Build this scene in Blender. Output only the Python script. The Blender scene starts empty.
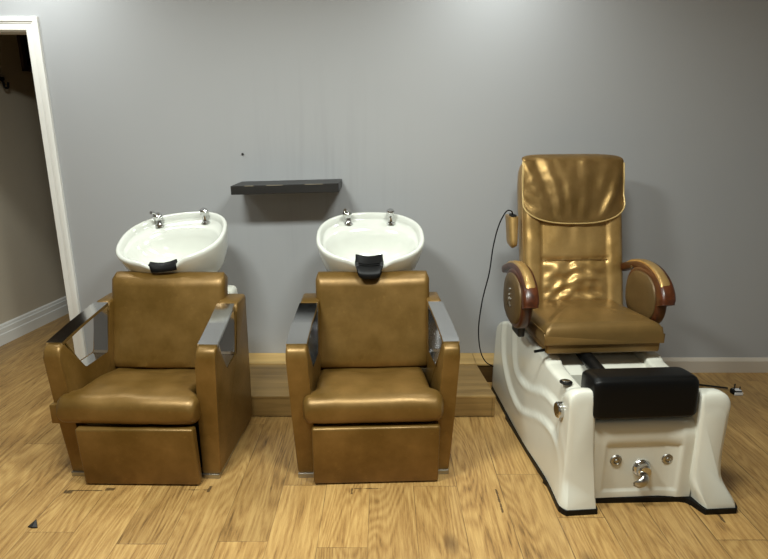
import bpy, bmesh, math, random
from mathutils import Vector, Matrix, noise
from math import sin, cos, pi, radians, sqrt, exp

C = bpy.context.scene.collection
SC = bpy.context.scene

# ------------------------------------------------------------------ camera
cam_d = bpy.data.cameras.new('camera')
cam_d.sensor_fit = 'HORIZONTAL'; cam_d.sensor_width = 36.0
cam_d.lens = 577.0/768.0*36.0
cam_d.clip_start = 0.05
cam = bpy.data.objects.new('camera', cam_d); C.objects.link(cam)
cam.location = (0, 0, 1.55)
cam.rotation_euler = (radians(90-15.2), 0, 0)
SC.camera = cam

# ------------------------------------------------------------------ world, exposure
W = bpy.data.worlds.new('world'); SC.world = W; W.use_nodes = True
W.node_tree.nodes['Background'].inputs[0].default_value = (0.75, 0.85, 1.0, 1)
W.node_tree.nodes['Background'].inputs[1].default_value = 0.3
SC.view_settings.view_transform = 'Standard'
SC.view_settings.look = 'None'
SC.view_settings.gamma = 1.0
SC.view_settings.use_curve_mapping = False
SC.view_settings.exposure = 0.0

# ------------------------------------------------------------------ ceiling lamps of the salon
def area(name, loc, sx, sy, power, col, spread=180, tilt=(0, 0)):
    d = bpy.data.lights.new(name, 'AREA'); d.shape = 'RECTANGLE'
    d.size = sx; d.size_y = sy; d.energy = power; d.color = col; d.spread = radians(spread)
    o = bpy.data.objects.new(name, d); o.location = loc
    o.rotation_euler = (radians(tilt[0]), radians(tilt[1]), 0); C.objects.link(o)
    return o
WARM = (0.94, 1.0, 0.98)
NEUT = (0.935, 1.0, 0.955)
area('ceiling_lamp', (-1.92, 3.04, 2.565), 0.42, 0.09, 12, WARM)
area('ceiling_lamp', (0.62, 3.03, 2.565), 0.34, 0.10, 8, WARM)
area('ceiling_lamp', (-0.92, 1.45, 2.565), 0.5, 0.30, 62, NEUT)
area('ceiling_lamp', (0.40, 1.45, 2.565), 0.5, 0.30, 50, NEUT)
area('ceiling_lamp', (-0.4, -1.4, 2.565), 0.6, 0.3, 10, NEUT)

# ------------------------------------------------------------------ material helpers
def srgb(r, g, b):
    def f(c):
        c /= 255.0
        return c/12.92 if c <= 0.04045 else ((c+0.055)/1.055)**2.4
    return (f(r), f(g), f(b), 1.0)

class NT:
    def __init__(s, name):
        s.m = bpy.data.materials.new(name); s.m.use_nodes = True
        s.t = s.m.node_tree; s.n = s.t.nodes; s.l = s.t.links
        s.b = s.n['Principled BSDF']
    def add(s, typ, **kw):
        n = s.n.new(typ)
        for k, v in kw.items():
            if hasattr(n, k) and k not in ('inputs',): setattr(n, k, v)
        return n
    def link(s, a, b): s.l.new(a, b)
    def math(s, op, a, b=None, c=None):
        n = s.n.new('ShaderNodeMath'); n.operation = op
        for i, v in enumerate((a, b, c)):
            if v is None: continue
            if isinstance(v, (int, float)): n.inputs[i].default_value = v
            else: s.l.new(v, n.inputs[i])
        return n.outputs[0]
    def coord(s): return s.n.new('ShaderNodeTexCoord').outputs['Object']
    def mapping(s, vec, scale=(1, 1, 1), loc=(0, 0, 0)):
        n = s.n.new('ShaderNodeMapping'); s.l.new(vec, n.inputs[0])
        n.inputs['Scale'].default_value = scale; n.inputs['Location'].default_value = loc
        return n.outputs[0]
    def noise(s, vec, scale, detail=4, rough=0.55, dist=0.0):
        n = s.n.new('ShaderNodeTexNoise'); s.l.new(vec, n.inputs['Vector'])
        n.inputs['Scale'].default_value = scale; n.inputs['Detail'].default_value = detail
        n.inputs['Roughness'].default_value = rough; n.inputs['Distortion'].default_value = dist
        return n.outputs[0]
    def ramp(s, fac, stops):
        n = s.n.new('ShaderNodeValToRGB'); s.l.new(fac, n.inputs[0])
        e = n.color_ramp.elements
        while len(e) < len(stops): e.new(0.5)
        for i, (p, c) in enumerate(stops): e[i].position = p; e[i].color = c
        return n.outputs[0]
    def mix(s, fac, a, b, mode='MIX'):
        n = s.n.new('ShaderNodeMix'); n.data_type = 'RGBA'; n.blend_type = mode
        for i, v in ((0, fac), (6, a), (7, b)):
            if isinstance(v, (int, float)): n.inputs[i].default_value = v
            elif isinstance(v, tuple): n.inputs[i].default_value = v
            else: s.l.new(v, n.inputs[i])
        return n.outputs[2]
    def bump(s, h, strength=0.2, dist=0.01):
        n = s.n.new('ShaderNodeBump'); s.l.new(h, n.inputs['Height'])
        n.inputs['Strength'].default_value = strength; n.inputs['Distance'].default_value = dist
        s.l.new(n.outputs[0], s.b.inputs['Normal'])
    def base(s, c):
        if isinstance(c, tuple): s.b.inputs['Base Color'].default_value = c
        else: s.l.new(c, s.b.inputs['Base Color'])
    def rough(s, r):
        if isinstance(r, (int, float)): s.b.inputs['Roughness'].default_value = r
        else: s.l.new(r, s.b.inputs['Roughness'])

def simple(name, col, rough=0.5, metal=0.0, bump=None, coat=0.0):
    t = NT(name); v = t.coord()
    n = t.noise(v, 6, 4)
    c2 = tuple(min(1, x*0.9) for x in col[:3]) + (1,)
    t.base(t.mix(n, col, c2)); t.rough(rough); t.b.inputs['Metallic'].default_value = metal
    if coat: t.b.inputs['Coat Weight'].default_value = coat; t.b.inputs['Coat Roughness'].default_value = 0.08
    if bump: t.bump(t.noise(v, bump[0], 5), bump[1], 0.004)
    return t.m

def leather(name, dark, light, rough, metal, wear=0.25):
    t = NT(name); v = t.coord()
    n1 = t.noise(v, 5, 5, 0.6); n2 = t.noise(v, 60, 6, 0.7)
    col = t.mix(t.ramp(n1, [(0.35, (0, 0, 0, 1)), (0.7, (1, 1, 1, 1))]), dark, light)
    w = t.ramp(t.noise(v, 26, 8, 0.75), [(0.58, (0, 0, 0, 1)), (0.72, (1, 1, 1, 1))])
    col = t.mix(t.math('MULTIPLY', w, wear), col, tuple(min(1, x*1.6) for x in light[:3])+(1,))
    t.base(col); t.b.inputs['Metallic'].default_value = metal
    t.rough(t.math('ADD', t.math('MULTIPLY', n2, 0.15), rough-0.07))
    t.b.inputs['IOR'].default_value = 1.5
    t.bump(t.noise(v, 260, 3, 0.6), 0.18, 0.002)
    return t.m

def wood(name, a, b, axis='X', scale=1.0, rough=0.45, c=None):
    t = NT(name); v = t.coord()
    sc = {'X': (1.2, 22, 22), 'Y': (22, 1.2, 22), 'Z': (22, 22, 1.2)}[axis]
    mv = t.mapping(v, tuple(x*scale for x in sc))
    n = t.noise(mv, 1.3, 6, 0.65, 0.6)
    n2 = t.noise(t.mapping(v, tuple(x*scale*0.25 for x in sc)), 2.0, 3, 0.5)
    f = t.ramp(t.math('ADD', t.math('MULTIPLY', n, 0.7), t.math('MULTIPLY', n2, 0.3)), [(0.33, (0, 0, 0, 1)), (0.66, (1, 1, 1, 1))])
    t.base(t.mix(f, a, b)); t.rough(rough); t.bump(n, 0.06, 0.002)
    return t.m

M = {}
M['bronze'] = leather('bronze_leather', srgb(104, 77, 30), srgb(134, 103, 54), 0.39, 0.42, 0.28)
M['gold'] = leather('gold_leather', srgb(162, 128, 72), srgb(196, 160, 102), 0.36, 0.62, 0.12)
M['gold_dull'] = leather('dull_gold_leather', srgb(118, 92, 50), srgb(134, 104, 58), 0.40, 0.45, 0.1)
M['gold_dark'] = leather('dark_gold_leather', srgb(88, 68, 38), srgb(102, 80, 46), 0.45, 0.3, 0.1)
M['piping'] = simple('gold_piping', srgb(196, 168, 110), 0.4, 0.3)
M['white_ceramic'] = simple('white_ceramic', srgb(216, 217, 208), 0.12, 0, None, 0.4)
M['white_shell'] = simple('white_fibreglass', srgb(222, 220, 206), 0.22, 0, None, 0.3)
M['chrome'] = simple('chrome', srgb(205, 205, 205), 0.12, 1.0)
M['brushed'] = simple('brushed_steel', srgb(180, 178, 172), 0.28, 1.0)
M['black'] = simple('black_rubber', srgb(9, 9, 9), 0.45)
M['black'].node_tree.nodes['Principled BSDF'].inputs['IOR'].default_value = 1.3
M['black_vinyl'] = simple('black_vinyl', srgb(10, 10, 10), 0.42, 0, (90, 0.05))
M['dark'] = simple('dark_metal', srgb(30, 28, 26), 0.5)
M['mahogany'] = wood('mahogany', srgb(44, 20, 10), srgb(88, 44, 20), 'Y', 1.0, 0.3)
M['trim_white'] = simple('white_gloss_paint', srgb(232, 230, 224), 0.35)
M['skirt_cream'] = simple('cream_paint', srgb(196, 186, 172), 0.45)
M['shelf_black'] = wood('black_stained_wood', srgb(16, 15, 14), srgb(34, 32, 30), 'X', 0.6, 0.45)
M['laminate'] = wood('oak_laminate', srgb(118, 92, 50), srgb(162, 130, 78), 'X', 0.8, 0.4)
M['laminate_light'] = wood('light_oak_laminate', srgb(176, 142, 84), srgb(208, 172, 108), 'X', 0.8, 0.4)
M['hall_wall'] = simple('hallway_paint', srgb(196, 184, 164), 0.7)
M['black_vinyl'].node_tree.nodes['Principled BSDF'].inputs['IOR'].default_value = 1.3
M['hall_shade'] = simple('hallway_paint_shade', srgb(84, 74, 62), 0.8)  # hallway colour darkened so the upper hall stays in shade
M['ceiling'] = simple('ceiling_paint', srgb(225, 224, 220), 0.85)
M['label_white'] = simple('white_label', srgb(230, 230, 230), 0.4)
M['picture_dark'] = simple('dark_glass', srgb(34, 38, 42), 0.25)

def wall_mat():
    t = NT('grey_wall_paint'); v = t.coord()
    big = t.noise(v, 0.9, 3, 0.5)
    col = t.mix(big, srgb(158, 159, 161), srgb(165, 165, 165))
    streak = t.noise(t.mapping(v, (26, 1, 1.2)), 1.0, 5, 0.6)
    # scuffed, patched paint round the shelf
    x = t.n.new('ShaderNodeSeparateXYZ'); t.link(v, x.inputs[0])
    dx = t.math('SUBTRACT', x.outputs[0], -0.4); dz = t.math('SUBTRACT', x.outputs[2], 1.2)
    d = t.math('SQRT', t.math('ADD', t.math('MULTIPLY', dx, t.math('MULTIPLY', dx, 1.6)), t.math('MULTIPLY', dz, dz)))
    near = t.ramp(d, [(0.15, (1, 1, 1, 1)), (0.85, (0, 0, 0, 1))])
    sm = t.math('MULTIPLY', t.ramp(streak, [(0.50, (0, 0, 0, 1)), (0.68, (1, 1, 1, 1))]), near)
    col = t.mix(t.math('MULTIPLY', sm, 0.13), col, srgb(118, 118, 118))
    sc = t.ramp(t.noise(t.mapping(v, (3, 1, 9), (2, 0, 1)), 2.2, 8, 0.75), [(0.66, (0, 0, 0, 1)), (0.74, (1, 1, 1, 1))])
    col = t.mix(t.math('MULTIPLY', sc, 0.10), col, srgb(196, 196, 194))
    t.base(col); t.rough(0.55)
    t.bump(t.noise(v, 160, 3, 0.6), 0.06, 0.002)
    return t.m
M['wall'] = wall_mat()

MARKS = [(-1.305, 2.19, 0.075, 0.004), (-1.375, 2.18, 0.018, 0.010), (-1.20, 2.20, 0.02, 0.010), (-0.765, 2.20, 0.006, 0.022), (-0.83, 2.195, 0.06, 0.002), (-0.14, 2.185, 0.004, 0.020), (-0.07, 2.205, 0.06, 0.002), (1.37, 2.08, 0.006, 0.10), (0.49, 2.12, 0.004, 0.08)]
def floor_mat():
    t = NT('oak_plank_floor'); v = t.coord()
    PW, PL = 0.192, 1.22
    s = t.n.new('ShaderNodeSeparateXYZ'); t.link(v, s.inputs[0]); X, Y = s.outputs[0], s.outputs[1]
    xr = t.math('DIVIDE', t.math('ADD', X, 20.03), PW)
    row = t.math('FLOOR', xr); fx = t.math('FRACT', xr)
    wn = t.n.new('ShaderNodeTexWhiteNoise'); wn.noise_dimensions = '1D'; t.link(row, wn.inputs['W'])
    yr = t.math('ADD', t.math('DIVIDE', t.math('ADD', Y, 20.0), PL), wn.outputs['Value'])
    col_i = t.math('FLOOR', yr); fy = t.math('FRACT', yr)
    cb = t.n.new('ShaderNodeCombineXYZ'); t.link(row, cb.inputs[0]); t.link(col_i, cb.inputs[1])
    w2 = t.n.new('ShaderNodeTexWhiteNoise'); w2.noise_dimensions = '2D'; t.link(cb.outputs[0], w2.inputs['Vector'])
    rnd = w2.outputs['Value']
    # coordinates shifted per plank
    vm = t.n.new('ShaderNodeVectorMath'); vm.operation = 'SCALE'; t.link(w2.outputs['Color'], vm.inputs[0]); vm.inputs['Scale'].default_value = 40
    va = t.n.new('ShaderNodeVectorMath'); va.operation = 'ADD'; t.link(v, va.inputs[0]); t.link(vm.outputs[0], va.inputs[1])
    pv = va.outputs[0]
    fine = t.noise(t.mapping(pv, (110, 7, 1)), 1.0, 6, 0.75, 0.6)
    mid = t.noise(t.mapping(pv, (15, 1.3, 1)), 1.0, 6, 0.7, 0.8)
    # cathedral grain: rings of a stretched, warped field
    ring = t.noise(t.mapping(pv, (5.0, 0.6, 1)), 1.0, 2, 0.4, 0.3)
    rings = t.math('SINE', t.math('MULTIPLY', ring, 170.0))
    rings = t.math('MULTIPLY', t.math('ADD', rings, 1.0), 0.5)
    g = t.math('ADD', t.math('ADD', t.math('MULTIPLY', fine, 0.50), t.math('MULTIPLY', mid, 0.36)), t.math('MULTIPLY', rings, 0.08))
    col = t.ramp(g, [(0.30, srgb(96, 70, 38)), (0.42, srgb(158, 121, 70)), (0.56, srgb(188, 152, 94)), (0.74, srgb(204, 172, 114))])
    tint = t.ramp(rnd, [(0.0, (0.80, 0.79, 0.76, 1)), (0.5, (0.93, 0.92, 0.90, 1)), (1.0, (1.04, 1.03, 1.0, 1))])
    col = t.mix(1.0, col, tint, 'MULTIPLY')
    # knots
    vo = t.n.new('ShaderNodeTexVoronoi'); t.link(t.mapping(pv, (3.4, 1.5, 0.0)), vo.inputs['Vector']); vo.inputs['Scale'].default_value = 1.0
    kd = t.math('ADD', vo.outputs['Distance'], t.math('MULTIPLY', t.math('SUBTRACT', mid, 0.5), 0.16))
    kn = t.ramp(kd, [(0.02, (1, 1, 1, 1)), (0.12, (0, 0, 0, 1))])
    sel = t.math('GREATER_THAN', rnd, 0.45)
    col = t.mix(t.math('MULTIPLY', t.math('MULTIPLY', kn, sel), 0.75), col, srgb(74, 48, 26))
    # joints
    ex = t.math('MULTIPLY', t.math('MINIMUM', fx, t.math('SUBTRACT', 1.0, fx)), PW)
    ey = t.math('MULTIPLY', t.math('MINIMUM', fy, t.math('SUBTRACT', 1.0, fy)), PL)
    e = t.math('MINIMUM', ex, ey)
    gap = t.ramp(t.math('MULTIPLY', e, 100.0), [(0.06, (1, 1, 1, 1)), (0.22, (0, 0, 0, 1))])
    chipn = t.noise(t.mapping(v, (1, 1, 1)), 2.3, 4, 0.6)
    gapk = t.math('ADD', t.math('MULTIPLY', t.ramp(chipn, [(0.45, (0, 0, 0, 1)), (0.6, (1, 1, 1, 1))]), 0.5), 0.38)
    col = t.mix(t.math('MULTIPLY', gap, gapk), col, srgb(50, 34, 18))
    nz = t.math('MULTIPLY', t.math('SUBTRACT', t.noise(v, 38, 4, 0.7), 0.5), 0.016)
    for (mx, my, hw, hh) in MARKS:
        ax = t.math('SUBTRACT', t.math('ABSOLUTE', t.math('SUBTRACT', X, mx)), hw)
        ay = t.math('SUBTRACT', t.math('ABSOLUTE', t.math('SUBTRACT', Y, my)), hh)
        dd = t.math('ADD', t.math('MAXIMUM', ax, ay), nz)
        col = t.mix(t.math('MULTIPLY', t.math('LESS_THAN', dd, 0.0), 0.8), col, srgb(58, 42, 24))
    t.base(col)
    t.rough(t.math('ADD', t.math('MULTIPLY', mid, 0.18), 0.30))
    h = t.math('SUBTRACT', t.math('MULTIPLY', fine, 0.15), gap)
    t.bump(h, 0.15, 0.003)
    return t.m
M['floor'] = floor_mat()

# ------------------------------------------------------------------ object helpers
def empty(name, loc, rz=0, label=None, cat=None, group=None):
    o = bpy.data.objects.new(name, None); o.empty_display_size = 0.1
    C.objects.link(o); o.location = loc; o.rotation_euler = (0, 0, rz)
    tag(o, label, cat, group); return o
def tag(o, label=None, cat=None, group=None, kind=None):
    if label: o['label'] = label
    if cat: o['category'] = cat
    if group: o['group'] = group
    if kind: o['kind'] = kind
    return o
def obj(name, bm, mat, parent=None, smooth=True, angle=35):
    bmesh.ops.recalc_face_normals(bm, faces=bm.faces)
    me = bpy.data.meshes.new(name); bm.to_mesh(me); bm.free()
    me.materials.append(M[mat] if isinstance(mat, str) else mat)
    if smooth:
        for p in me.polygons: p.use_smooth = True
        me.set_sharp_from_angle(angle=radians(angle))
    o = bpy.data.objects.new(name, me); C.objects.link(o)
    if parent: o.parent = parent
    return o
def struct(name, bm, mat, parent=None, smooth=False):
    o = obj(name, bm, mat, parent, smooth)
    if not parent: o['kind'] = 'structure'
    return o
def B(): return bmesh.new()
def box(bm, x0, x1, y0, y1, z0, z1, bev=0, seg=3, mtx=None):
    vs = bmesh.ops.create_cube(bm, size=1)['verts']
    for v in vs:
        v.co = Vector(((x0+x1)/2+v.co.x*(x1-x0), (y0+y1)/2+v.co.y*(y1-y0), (z0+z1)/2+v.co.z*(z1-z0)))
    es = list({e for v in vs for e in v.link_edges})
    if bev:
        r = bmesh.ops.bevel(bm, geom=es, offset=bev, segments=seg, affect='EDGES', profile=0.5)
        vs = list({v for f in r['faces'] for v in f.verts} | {v for v in vs if v.is_valid})
    if mtx:
        for v in vs: v.co = mtx @ v.co
    return vs
def loft(bm, secs, closed=True, cap0=True, cap1=True, loop=False):
    rows = [[bm.verts.new(p) for p in s] for s in secs]
    n = len(rows[0]); R = len(rows)
    for i in range(R if loop else R-1):
        a, b = rows[i], rows[(i+1) % R]
        for j in range(n if closed else n-1):
            k = (j+1) % n
            bm.faces.new((a[j], a[k], b[k], b[j]))
    if closed and not loop:
        if cap0: bm.faces.new(rows[0][::-1])
        if cap1: bm.faces.new(rows[-1])
    return rows
def prism(bm, poly, x0, x1, bev=0, seg=3):
    """poly in (y,z), extruded along x"""
    a = [bm.verts.new((x0, y, z)) for y, z in poly]; b = [bm.verts.new((x1, y, z)) for y, z in poly]
    n = len(poly); fs = [bm.faces.new(a), bm.faces.new(b[::-1])]
    for i in range(n):
        j = (i+1) % n
        fs.append(bm.faces.new((a[j], a[i], b[i], b[j])))
    if bev:
        es = [e for f in fs[:2] for e in f.edges]
        bmesh.ops.bevel(bm, geom=es, offset=bev, segments=seg, affect='EDGES', profile=0.5)
def catmull(pts, sub=8, closed=False):
    P = [Vector(p) for p in pts]; out = []; n = len(P)
    for i in range(n if closed else n-1):
        p0 = P[(i-1) % n] if closed or i > 0 else P[0]*2-P[1]
        p1 = P[i]; p2 = P[(i+1) % n]
        p3 = P[(i+2) % n] if closed or i+2 < n else P[-1]*2-P[-2]
        for k in range(sub):
            t = k/sub
            out.append(0.5*((2*p1)+(p2-p0)*t+(2*p0-5*p1+4*p2-p3)*t*t+(3*p1-p0-3*p2+p3)*t**3))
    if not closed: out.append(P[-1])
    return out
def tube(bm, pts, r, n=10, closed=False):
    P = [Vector(p) for p in pts]; m = len(P); secs = []; up = None
    for i, p in enumerate(P):
        a = P[(i-1) % m] if closed else P[max(i-1, 0)]; b = P[(i+1) % m] if closed else P[min(i+1, m-1)]
        t = (b-a).normalized()
        if up is None:
            up = Vector((0, 0, 1)) if abs(t.z) < 0.9 else Vector((1, 0, 0))
        s = t.cross(up)
        if s.length < 1e-5: s = t.orthogonal()
        s.normalize(); up = s.cross(t).normalized()
        rr = r[i] if isinstance(r, (list, tuple)) else r
        secs.append([p+s*(rr*cos(2*pi*k/n))+up*(rr*sin(2*pi*k/n)) for k in range(n)])
    loft(bm, secs, loop=closed)
def lathe(bm, prof, n=28, mtx=None):
    """prof: (r,z) list around z"""
    secs = [[Vector((r*cos(2*pi*k/n), r*sin(2*pi*k/n), z)) for k in range(n)] for r, z in prof]
    if mtx: secs = [[mtx @ p for p in s] for s in secs]
    loft(bm, secs)
def AX(axis, loc):
    m = Matrix.Translation(loc)
    if axis == 'X': m = m @ Matrix.Rotation(radians(90), 4, 'Y')
    if axis == '-X': m = m @ Matrix.Rotation(radians(-90), 4, 'Y')
    if axis == 'Y': m = m @ Matrix.Rotation(radians(-90), 4, 'X')
    if axis == '-Y': m = m @ Matrix.Rotation(radians(90), 4, 'X')
    return m
def smooth01(t): t = max(0, min(1, t)); return t*t*(3-2*t)
def interp(x, pts):
    if x <= pts[0][0]: return pts[0][1]
    for (a, va), (b, vb) in zip(pts, pts[1:]):
        if x <= b:
            t = (x-a)/(b-a); t = t*t*(3-2*t) if False else t
            return va+(vb-va)*t
    return pts[-1][1]
def sinterp(x, pts):
    """smooth (catmull) scalar interpolation"""
    if x <= pts[0][0]: return pts[0][1]
    if x >= pts[-1][0]: return pts[-1][1]
    for i in range(len(pts)-1):
        a, va = pts[i]; b, vb = pts[i+1]
        if a <= x <= b:
            t = (x-a)/(b-a)
            v0 = pts[i-1][1] if i > 0 else va; v3 = pts[i+2][1] if i+2 < len(pts) else vb
            a0 = pts[i-1][0] if i > 0 else a-(b-a); b3 = pts[i+2][0] if i+2 < len(pts) else b+(b-a)
            m1 = (vb-v0)/(b-a0)*(b-a); m2 = (v3-va)/(b3-a)*(b-a)
            return (2*t**3-3*t**2+1)*va+(t**3-2*t**2+t)*m1+(-2*t**3+3*t**2)*vb+(t**3-t**2)*m2
def sgnpow(v, e): return math.copysign(abs(v)**e, v)
def NZ(x, y, z, s=1.0): return noise.noise(Vector((x*s, y*s, z*s)))

# ------------------------------------------------------------------ the room
WY = 3.44     # back wall
CEIL = 2.60
DX = -1.966   # right edge of doorway
bm = B(); box(bm, -3.6, 4.2, -3.2, 8.2, -0.05, 0.0); struct('floor', bm, 'floor')
bm = B(); box(bm, -3.6, 4.2, -3.2, WY+0.12, CEIL, CEIL+0.05); struct('ceiling', bm, 'ceiling')
bm = B()
box(bm, DX, 4.2, WY, WY+0.11, 0, CEIL)
box(bm, -3.6, DX-0.80, WY, WY+0.11, 0, CEIL)
box(bm, DX-0.80, DX, WY, WY+0.11, 2.055, CEIL)
struct('wall_back', bm, 'wall')
bm = B(); box(bm, 3.2, 3.3, -3.2, WY, 0, CEIL); struct('wall_right', bm, 'wall')
bm = B(); box(bm, -3.7, -3.6, -3.2, WY+0.11, 0, CEIL); struct('wall_left', bm, 'wall')
bm = B(); box(bm, -3.6, 3.3, -3.3, -3.2, 0, CEIL); struct('wall_front', bm, 'wall')
# hallway beyond the doorway
HX = -2.775
SK = 0.13
def skew(bm):
    for v in bm.verts: v.co.x += SK*(v.co.y-3.9)
    return bm
HR = -math.atan(SK)
bm = B(); box(bm, HX-0.1, HX, WY+0.11, 7.0, 0, CEIL); skew(bm); struct('wall_hallway', bm, 'hall_wall')
bm = B(); box(bm, HX-0.1, 0.5, 6.6, 6.7, 0, CEIL); struct('wall_hallway_end', bm, 'hall_shade')
bm = B(); box(bm, -1.2, -1.1, WY+0.11, 6.7, 0, CEIL); struct('wall_hallway_side', bm, 'hall_shade')
bm = B(); box(bm, HX-0.1, -1.1, WY+0.11, 6.7, CEIL-0.15, CEIL); struct('ceiling_hallway', bm, 'hall_shade')
def skirt(name, x0, x1, y0, y1, mat, axis, h=0.1):
    """skirting board; axis 'X' runs along x against the back wall, 'Y' along y on the hallway wall"""
    prof = [(0, 0), (0.019, 0), (0.019, h*0.80), (0.015, h*0.86), (0.013, h*0.90), (0.006, h), (0, h)]
    bm = B()
    if axis == 'X': secs = [[Vector((x, WY-p, z)) for p, z in prof] for x in (x0, x1)]
    else:
        prof = [(0, 0), (0.024, 0), (0.024, h*0.52), (0.019, h*0.56), (0.019, h*0.80), (0.014, h*0.84), (0.012, h*0.95), (0.004, h), (0, h)]
        secs = [[Vector((HX+p, y, z)) for p, z in prof] for y in (y0, y1)]
    loft(bm, secs)
    if axis == 'Y': skew(bm)
    return struct(name, bm, mat)
skirt('baseboard_back', 0.80, 3.2, 0, 0, 'skirt_cream', 'X', 0.098)
skirt('baseboard_hallway', 0, 0, WY+0.11, 6.6, 'trim_white', 'Y', 0.145)
# door frame: lining and stepped architrave
door = empty('door_1', (DX, WY, 0)); door['kind'] = 'structure'
bm = B()
box(bm, -0.012, 0.0, 0, 0.11, 0, 2.045, 0.001, 1)
box(bm, -0.80, -0.788, 0, 0.11, 0, 2.045, 0.001, 1)
box(bm, -0.788, -0.012, 0, 0.11, 2.035, 2.055, 0.001, 1)
obj('door_lining', bm, 'trim_white', door, False)
def architrave(parent):
    # profile across the width (0 = opening side), depth from the wall
    prof = [(0.0, 0), (0.0, 0.012), (0.004, 0.016), (0.034, 0.016), (0.038, 0.019), (0.044, 0.019), (0.048, 0.024), (0.066, 0.024), (0.072, 0.020), (0.072, 0)]
    x0, x1, zt = -0.006, -0.794, 2.040
    bm = B()
    pathsecs = []
    for (cx, cz, dx, dz) in ((x0, 0, 1, 0), (x0, zt, 1, 1), (x1, zt, -1, 1), (x1, 0, -1, 0)):
        pathsecs.append([Vector((cx+dx*w, -d, cz+dz*w)) for w, d in prof])
    loft(bm, pathsecs)
    obj('architrave', bm, 'trim_white', parent, False)
architrave(door)

# a dark framed window high on the hallway wall
t = empty('hallway_window', (HX+SK*0.85, 4.75, 1.98), HR, 'dark framed pane high on the dim hallway wall seen through the doorway', 'window')
bm = B(); box(bm, 0.0, 0.012, -0.17, 0.45, -0.02, 0.38); obj('pane', bm, 'picture_dark', t, False)
bm = B()
for (y0, y1, z0, z1) in ((-0.21, -0.17, -0.06, 0.40), (0.45, 0.49, -0.06, 0.40), (-0.21, 0.49, -0.06, -0.02), (-0.21, 0.49, 0.38, 0.42)):
    box(bm, 0.0, 0.025, y0, y1, z0, z1, 0.003, 1)
obj('window_frame', bm, simple('brown_frame', srgb(70, 52, 44), 0.5), t, False)
t = empty('coat_hook_rail', (HX+SK*0.15, 4.05, 1.84), HR, 'small black hook rail on the dim hallway wall at the photo\'s left edge', 'hooks')
bm = B(); box(bm, 0, 0.012, -0.3, 0.30, 0.0, 0.022, 0.003, 1); obj('rail', bm, 'dark', t, False)
for k in range(4):
    bm = B(); y = -0.25+k*0.16
    tube(bm, catmull([(0.012, y, 0.015), (0.05, y, -0.01), (0.06, y, -0.05), (0.085, y, -0.05), (0.09, y, -0.015)], 4), 0.008, 8)
    obj('hook', bm, 'black', t)

# ------------------------------------------------------------------ wooden step and pipe boxing behind the chairs
pl = empty('wooden_platform', (0, 0, 0), 0, 'low oak laminate platform on the floor behind the two wash chairs', 'platform')
pl.location = (-0.42, 2.84, 0)
def L(x): return x+0.42
bm = B()
rows = []
z = 0.124
a = [Vector((L(-1.42), 0.0, z-0.012)), Vector((L(0.603), 0.0, z-0.012)), Vector((L(0.565), 0.428, z-0.012)), Vector((L(-1.42), 0.428, z-0.012))]
loft(bm, [a, [p+Vector((0, 0, 0.012)) for p in a]])
obj('top_board', bm, 'laminate', pl, False)
bm = B(); box(bm, L(-1.42), L(0.586), 0.002, 0.018, 0.006, z-0.0135, 0.001, 1); obj('front_board', bm, 'laminate', pl, False)
bm = B(); box(bm, L(0.587), L(0.6015), 0.001, 0.018, 0.004, z-0.0135, 0.001, 1)
a = [Vector((L(0.587), 0.018, 0.004)), Vector((L(0.6005), 0.018, 0.004)), Vector((L(0.563), 0.427, 0.004)), Vector((L(0.549), 0.427, 0.004))]
loft(bm, [a, [p+Vector((0, 0, z-0.0175)) for p in a]])
obj('end_board', bm, 'laminate', pl, False)

lg = empty('pipe_boxing', (-0.2, 3.27, 0), 0, 'pale oak laminate pipe boxing along the foot of the grey wall', 'boxing')
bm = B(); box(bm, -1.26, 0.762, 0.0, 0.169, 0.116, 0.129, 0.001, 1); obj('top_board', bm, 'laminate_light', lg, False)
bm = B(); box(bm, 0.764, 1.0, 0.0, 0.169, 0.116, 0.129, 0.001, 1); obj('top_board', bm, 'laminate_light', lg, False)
bm = B(); box(bm, -1.26, 1.0, 0.012, 0.03, 0, 0.115); obj('front_board', bm, wood('shaded_laminate', srgb(78, 56, 28), srgb(104, 78, 42)), lg, False)  # front board: shadow below the top board painted into its colour

# ------------------------------------------------------------------ black wall shelf
sh = empty('wall_shelf', (-0.548, WY, 1.199), 0, 'black wooden floating shelf on the grey wall between the basins', 'shelf')
sh.rotation_euler = (0, radians(-1.5), 0)
bm = B(); box(bm, -0.292, 0.300, -0.262, 0.0, -0.024, 0.024, 0.002, 1); obj('board', bm, 'shelf_black', sh, False)
chip = simple('chipped_edge', srgb(120, 112, 96), 0.7)
for (x, w) in ((-0.19, 0.05), (-0.05, 0.09), (0.165, 0.10)):
    bm = B(); box(bm, x-w/2, x+w/2, -0.2632, -0.2615, 0.0205, 0.0246, 0)
    obj('edge_chip', bm, chip, sh, False)

# ------------------------------------------------------------------ backwash unit
def rr_section(hw, z0, z1, r, y, n=6, x0=0.0):
    """rounded rectangle in xz at depth y"""
    pts = []
    r = min(r, hw*0.99, (z1-z0)/2*0.99)
    for (cx, cz, a0) in ((hw-r, z1-r, 0), (-hw+r, z1-r, 90), (-hw+r, z0+r, 180), (hw-r, z0+r, 270)):
        for k in range(n+1):
            a = radians(a0+90*k/n); pts.append(Vector((x0+cx+r*cos(a), y, cz+r*sin(a))))
    return pts

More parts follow.
